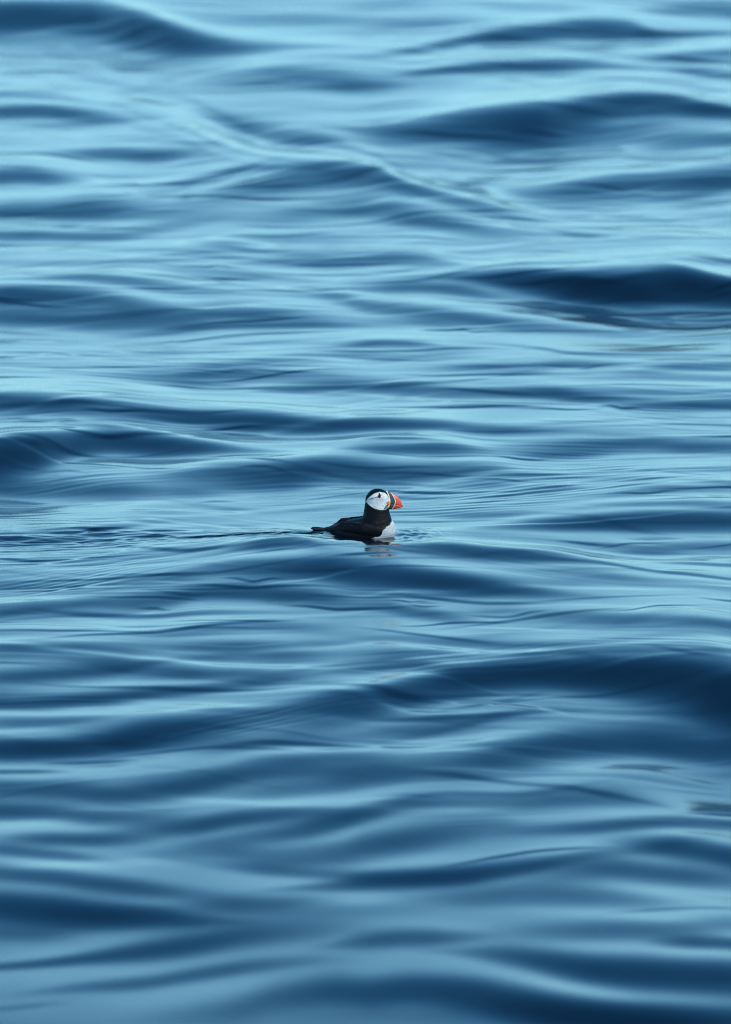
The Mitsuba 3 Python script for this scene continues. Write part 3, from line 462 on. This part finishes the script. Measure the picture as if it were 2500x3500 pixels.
def plumage(v):
    """Feather colours of the body: black back, neck and cap, white face and breast, by outlines on the bird's side."""
    q = v[:, [0, 2]]
    jag = (meshkit.noise(v * [420, 420, 160], seed=5) - 0.5) * 0.006
    tone = meshkit.fbm(v * [160, 160, 420], 3, seed=8)[:, None]
    c = np.array([0.0028, 0.0029, 0.0042]) * (0.55 + 0.9 * tone)
    brown = np.clip((-0.045 - v[:, 0]) / 0.05, 0, 1)[:, None] * meshkit.noise(v * [90, 120, 300], seed=2)[:, None]
    c = blend(c, (0.009, 0.0078, 0.0075), brown * 0.8)
    streak = (meshkit.noise(v * [700, 700, 120], seed=12) > 0.5)[:, None]
    white = np.array([0.47, 0.48, 0.49]) * (0.68 + 0.5 * tone) * np.where(streak, 1.0, 0.95)
    c = blend(c, white, ramp(away(BREAST)(q) + jag, 0.002))
    head = v[:, 2] > P(0, 470)[2]
    face = away(FACE)(q)
    face = np.minimum(face, (np.abs(v[:, 1]) - np.where(v[:, 2] > P(0, 330)[2], 11.5e-3, 0.0)))
    grey = meshkit.fbm(v * 130, 2, seed=4)[:, None]
    cheek = np.array([0.62, 0.605, 0.585]) * (0.52 + 0.74 * grey)
    on = np.where(head, 1.0, 0.0)[:, None]
    c = blend(c, cheek, ramp(face, 0.0012) * on)
    rim = np.exp(-((face - 0.0012) / 0.0011) ** 2)[:, None]
    c = blend(c, (0.70, 0.68, 0.60), rim * on * 0.7)
    c = blend(c, (0.10, 0.13, 0.14), ramp(away(CHIN)(q), 0.0015) * ramp(face - 0.0008, 0.001) * on)
    c = blend(c, (0.007, 0.005, 0.005), np.maximum(ramp(away(EYE_MARK)(q), 0.001), 0.8 * ramp(away(EYE_LINE)(q) + 0.0003, 0.001)) * on)
    return np.clip(c, 0.002, 0.85)


def feather_relief(t, amount, stretch):
    v = np.array(t.vertices)
    n = np.array(t.vertex_normals)
    t.vertices = v + n * ((meshkit.fbm(v * stretch, 3, seed=6) - 0.5) * amount)[:, None]
    return t


def feathers(key, rough, sheen=0.05):
    scene[key] = {'type': 'twosided', 'bsdf': {'type': 'principled', 'base_color': {'type': 'mesh_attribute', 'name': 'vertex_color'}, 'roughness': rough, 'specular': 0.12, 'sheen': sheen}}


feathers('plumage', 0.55)
scene['bill_red'] = {'type': 'principled', 'roughness': 0.38, 'specular': 0.5,
                     'base_color': mikit.proc(lambda p, n, uv: mikit.mix((0.58, 0.042, 0.020), (0.72, 0.095, 0.04), mikit.fbm(p.x * 260, p.y * 260, p.z * 260)))}
scene['bill_slate'] = {'type': 'principled', 'roughness': 0.45, 'specular': 0.4,
                       'base_color': mikit.proc(lambda p, n, uv: mikit.mix((0.020, 0.026, 0.036), (0.055, 0.058, 0.066), mikit.fbm(p.x * 300, p.y * 300, p.z * 300)))}
scene['bill_cream'] = {'type': 'principled', 'roughness': 0.5, 'base_color': mikit.proc(lambda p, n, uv: mikit.mix((0.66, 0.50, 0.36), (0.78, 0.66, 0.52), mikit.noise(p.x * 500, p.y * 500, p.z * 500)))}
scene['bill_tip_horn'] = {'type': 'principled', 'roughness': 0.45, 'base_color': mikit.proc(lambda p, n, uv: mikit.mix((0.30, 0.12, 0.07), (0.5, 0.2, 0.1), mikit.noise(p.x * 400, p.y * 400, p.z * 400)))}
scene['rosette_orange'] = {'type': 'principled', 'roughness': 0.5, 'base_color': mikit.proc(lambda p, n, uv: mikit.mix((0.72, 0.13, 0.004), (0.82, 0.20, 0.008), mikit.noise(p.x * 600, p.y * 600, p.z * 600)))}
scene['eye_dark'] = {'type': 'principled', 'roughness': 0.08, 'specular': 0.6, 'base_color': mikit.proc(lambda p, n, uv: mikit.mix((0.008, 0.005, 0.004), (0.014, 0.008, 0.006), mikit.noise(p.x * 900, p.y * 900, p.z * 900)))}

# the bill: a tall blade, flat from side to side; u runs from its root to its tip, v from the ridge down to the chin
CULMEN = PchipInterpolator([0, .3, .5, .7, .87, 1], np.array([(950, 232), (994, 246), (1040, 272), (1082, 310), (1105, 350), (1116, 388)]))
KEEL = PchipInterpolator([0, .3, .5, .7, .87, 1], np.array([(952, 412), (998, 414), (1030, 411), (1068, 404), (1096, 397), (1113, 391)]))


def blade(u0, u1, swell=0.0, gape=True):
    """The stretch u0..u1 of the bill as a closed mesh, 'swell' units thicker than its core."""
    nu, nv = 14, 40
    rows = []
    for u in np.linspace(u0, u1, nu):
        top, low = CULMEN(u), KEEL(u)
        thick = np.interp(u, [-.05, .2, .45, .8, 1], [46, 38, 29, 15, 5]) + swell
        ring = []
        for k in range(2 * nv):
            a = math.pi * 2 * k / (2 * nv)
            v = 0.5 - 0.5 * math.cos(a)
            half = abs(math.sin(a)) ** 0.8 * (0.55 + 0.45 * v)
            bow = float(np.interp(u, [0, .3, .6, .85, 1], [28, 42, 26, 8, 0])) * math.sin(math.pi * v)
            p = top * (1 - v) + low * v + np.array([bow, 0])
            grow = swell * math.cos(a)
            mouth = math.exp(-((v - 0.70) / 0.022) ** 2) * 5 if gape and u > 0.02 else 0
            ring.append(P(p[0], p[1] - grow, (thick * half - mouth * min(1, thick / 20)) * (1 if a < math.pi else -1)))
        rows.append(ring)
    v = np.array(rows).reshape(-1, 3)
    m, f = 2 * nv, []
    for i in range(nu - 1):
        for k in range(m):
            a, b = i * m + k, i * m + (k + 1) % m
            f += [(a, b, b + m), (a, b + m, a + m)]
    c0, c1 = len(v), len(v) + 1
    v = np.vstack([v, v[:m].mean(0), v[-m:].mean(0)])
    for k in range(m):
        f += [(c0, (k + 1) % m, k), (c1, (nu - 1) * m + k, (nu - 1) * m + (k + 1) % m)]
    t = trimesh.Trimesh(v, f, process=False)
    t.fix_normals()
    return t


def wing(side):
    """A folded wing: shoulder, coverts and the long flight feathers laid one over the next, their tips lifted over the rump."""
    s = side
    out = [chain([ball(850, 600, 60, 40, 62, 186 * s), ball(720, 585, 90, 44, 76, 186 * s), ball(580, 590, 80, 34, 56, 150 * s)])]
    for k, (a, b, y, r) in enumerate([(400, 606, 96, 17), (430, 588, 96, 17), (458, 570, 92, 16), (478, 550, 84, 16), (496, 530, 70, 15)]):
        out.append(chain([ball(700 - 8 * k, 596 - 14 * k, 60, 26, 26, (184 - 6 * k) * s), ball(590 - 6 * k, 600 - 14 * k, 44, 18, 24, (158 - 6 * k) * s), ball(a, b, 22, 9, r, y * s)]))
    if s < 0:
        out.append(chain([ball(560, 548, 40, 20, 22, 60 * s), ball(528, 524, 26, 12, 14, 40 * s), ball(496, 530, 18, 8, 14, 34 * s)]))
    return soften(manifold3d.Manifold.batch_boolean(out, manifold3d.OpType.Add), 0.0022, 6)


def tail():
    out = []
    out.append(chain([ball(350, 640, 40, 44, 30), ball(240, 628, 40, 26, 18)]))
    for k, y in enumerate((-52, -32, -12, 12, 32, 52)):
        out.append(chain([ball(340, 622, 40, 16, 14, y * 0.7), ball(250, 612 - 0.05 * abs(y), 40, 13, 9, y * 0.95), ball(196 + 0.35 * abs(y), 606, 20, 10, 6, y * 1.05)]))
    return soften(manifold3d.Manifold.batch_boolean(out, manifold3d.OpType.Add), 0.002, 4)


def dark_feathers(v, warm):
    tone = meshkit.fbm(v * [140, 200, 420], 3, seed=15)[:, None]
    fleck = np.clip((meshkit.noise(v * [150, 320, 520], seed=17) - 0.80) * 7, 0, 1)[:, None]
    c = np.array([0.0026, 0.0027, 0.004]) * (0.5 + 1.0 * tone)
    c = blend(c, (0.010, 0.0085, 0.008), np.clip(warm[:, None] * (0.4 + tone), 0, 1))
    return blend(c, (0.032, 0.032, 0.034), fleck)


# the water it sits in: the mean level under its body
from scipy.interpolate import RegularGridInterpolator
level = RegularGridInterpolator((Y, X), sea_z)
spot = np.array([(y, x) for x in np.linspace(-0.06, 0.07, 9) for y in np.linspace(-0.05, 0.05, 7)])
afloat = float(level(spot).mean()) + -0.006
place = T().translate([0.0, 0.0, afloat])


def part(name, mesh, bsdf, smooth=True, color=None):
    scene['puffin__' + name] = {**mikit.ply(mesh, bsdf, smooth=smooth, color=color), 'to_world': place}


feather_relief(body, 0.0011, [110, 160, 260])
part('body', body, 'plumage', color=plumage(np.array(body.vertices)))
for name, s in (('wing', -1), ('wing_001', 1)):
    w = feather_relief(wing(s), 0.0012, [90, 160, 380])
    v = np.array(w.vertices)
    part(name, w, 'plumage', color=dark_feathers(v, np.clip((-0.04 - v[:, 0]) / 0.05, 0, 1)))
t = tail()
v = np.array(t.vertices)
part('tail', t, 'plumage', color=dark_feathers(v, np.full(len(v), 0.9)))
part('bill', blade(0.30, 0.95), 'bill_red', smooth=40)
part('bill__base_plate', blade(0.03, 0.30, 0.0), 'bill_slate', smooth=40)
part('bill__cere_ridge', blade(-0.05, 0.05, 7, gape=False), 'bill_cream', smooth=40)
part('bill__groove_ridge', blade(0.285, 0.325, 1.8, gape=False), 'bill_cream', smooth=40)
part('bill__tip', blade(0.95, 1.0), 'bill_tip_horn', smooth=40)
for i, s in enumerate((-1, 1)):
    n = '' if i == 0 else '_001'
    part('gape_rosette' + n, soften(ball(962, 343, 19, 12, 22, 52 * s) + ball(968, 334, 14, 12, 14, 50 * s), 0.001, 3), 'rosette_orange')
    part('eye' + n, to_trimesh(ball(880, 278, 9, 7, 9, 84 * s)), 'eye_dark')
labels['puffin'] = {'label': 'black and white puffin with a red-orange bill swimming to the right on the sea', 'category': 'bird'}
labels['puffin__bill__base_plate'] = {'label': 'dark slate plate at the root of the bill'}
labels['puffin__bill__tip'] = {'label': 'brownish hooked tip of the bill'}
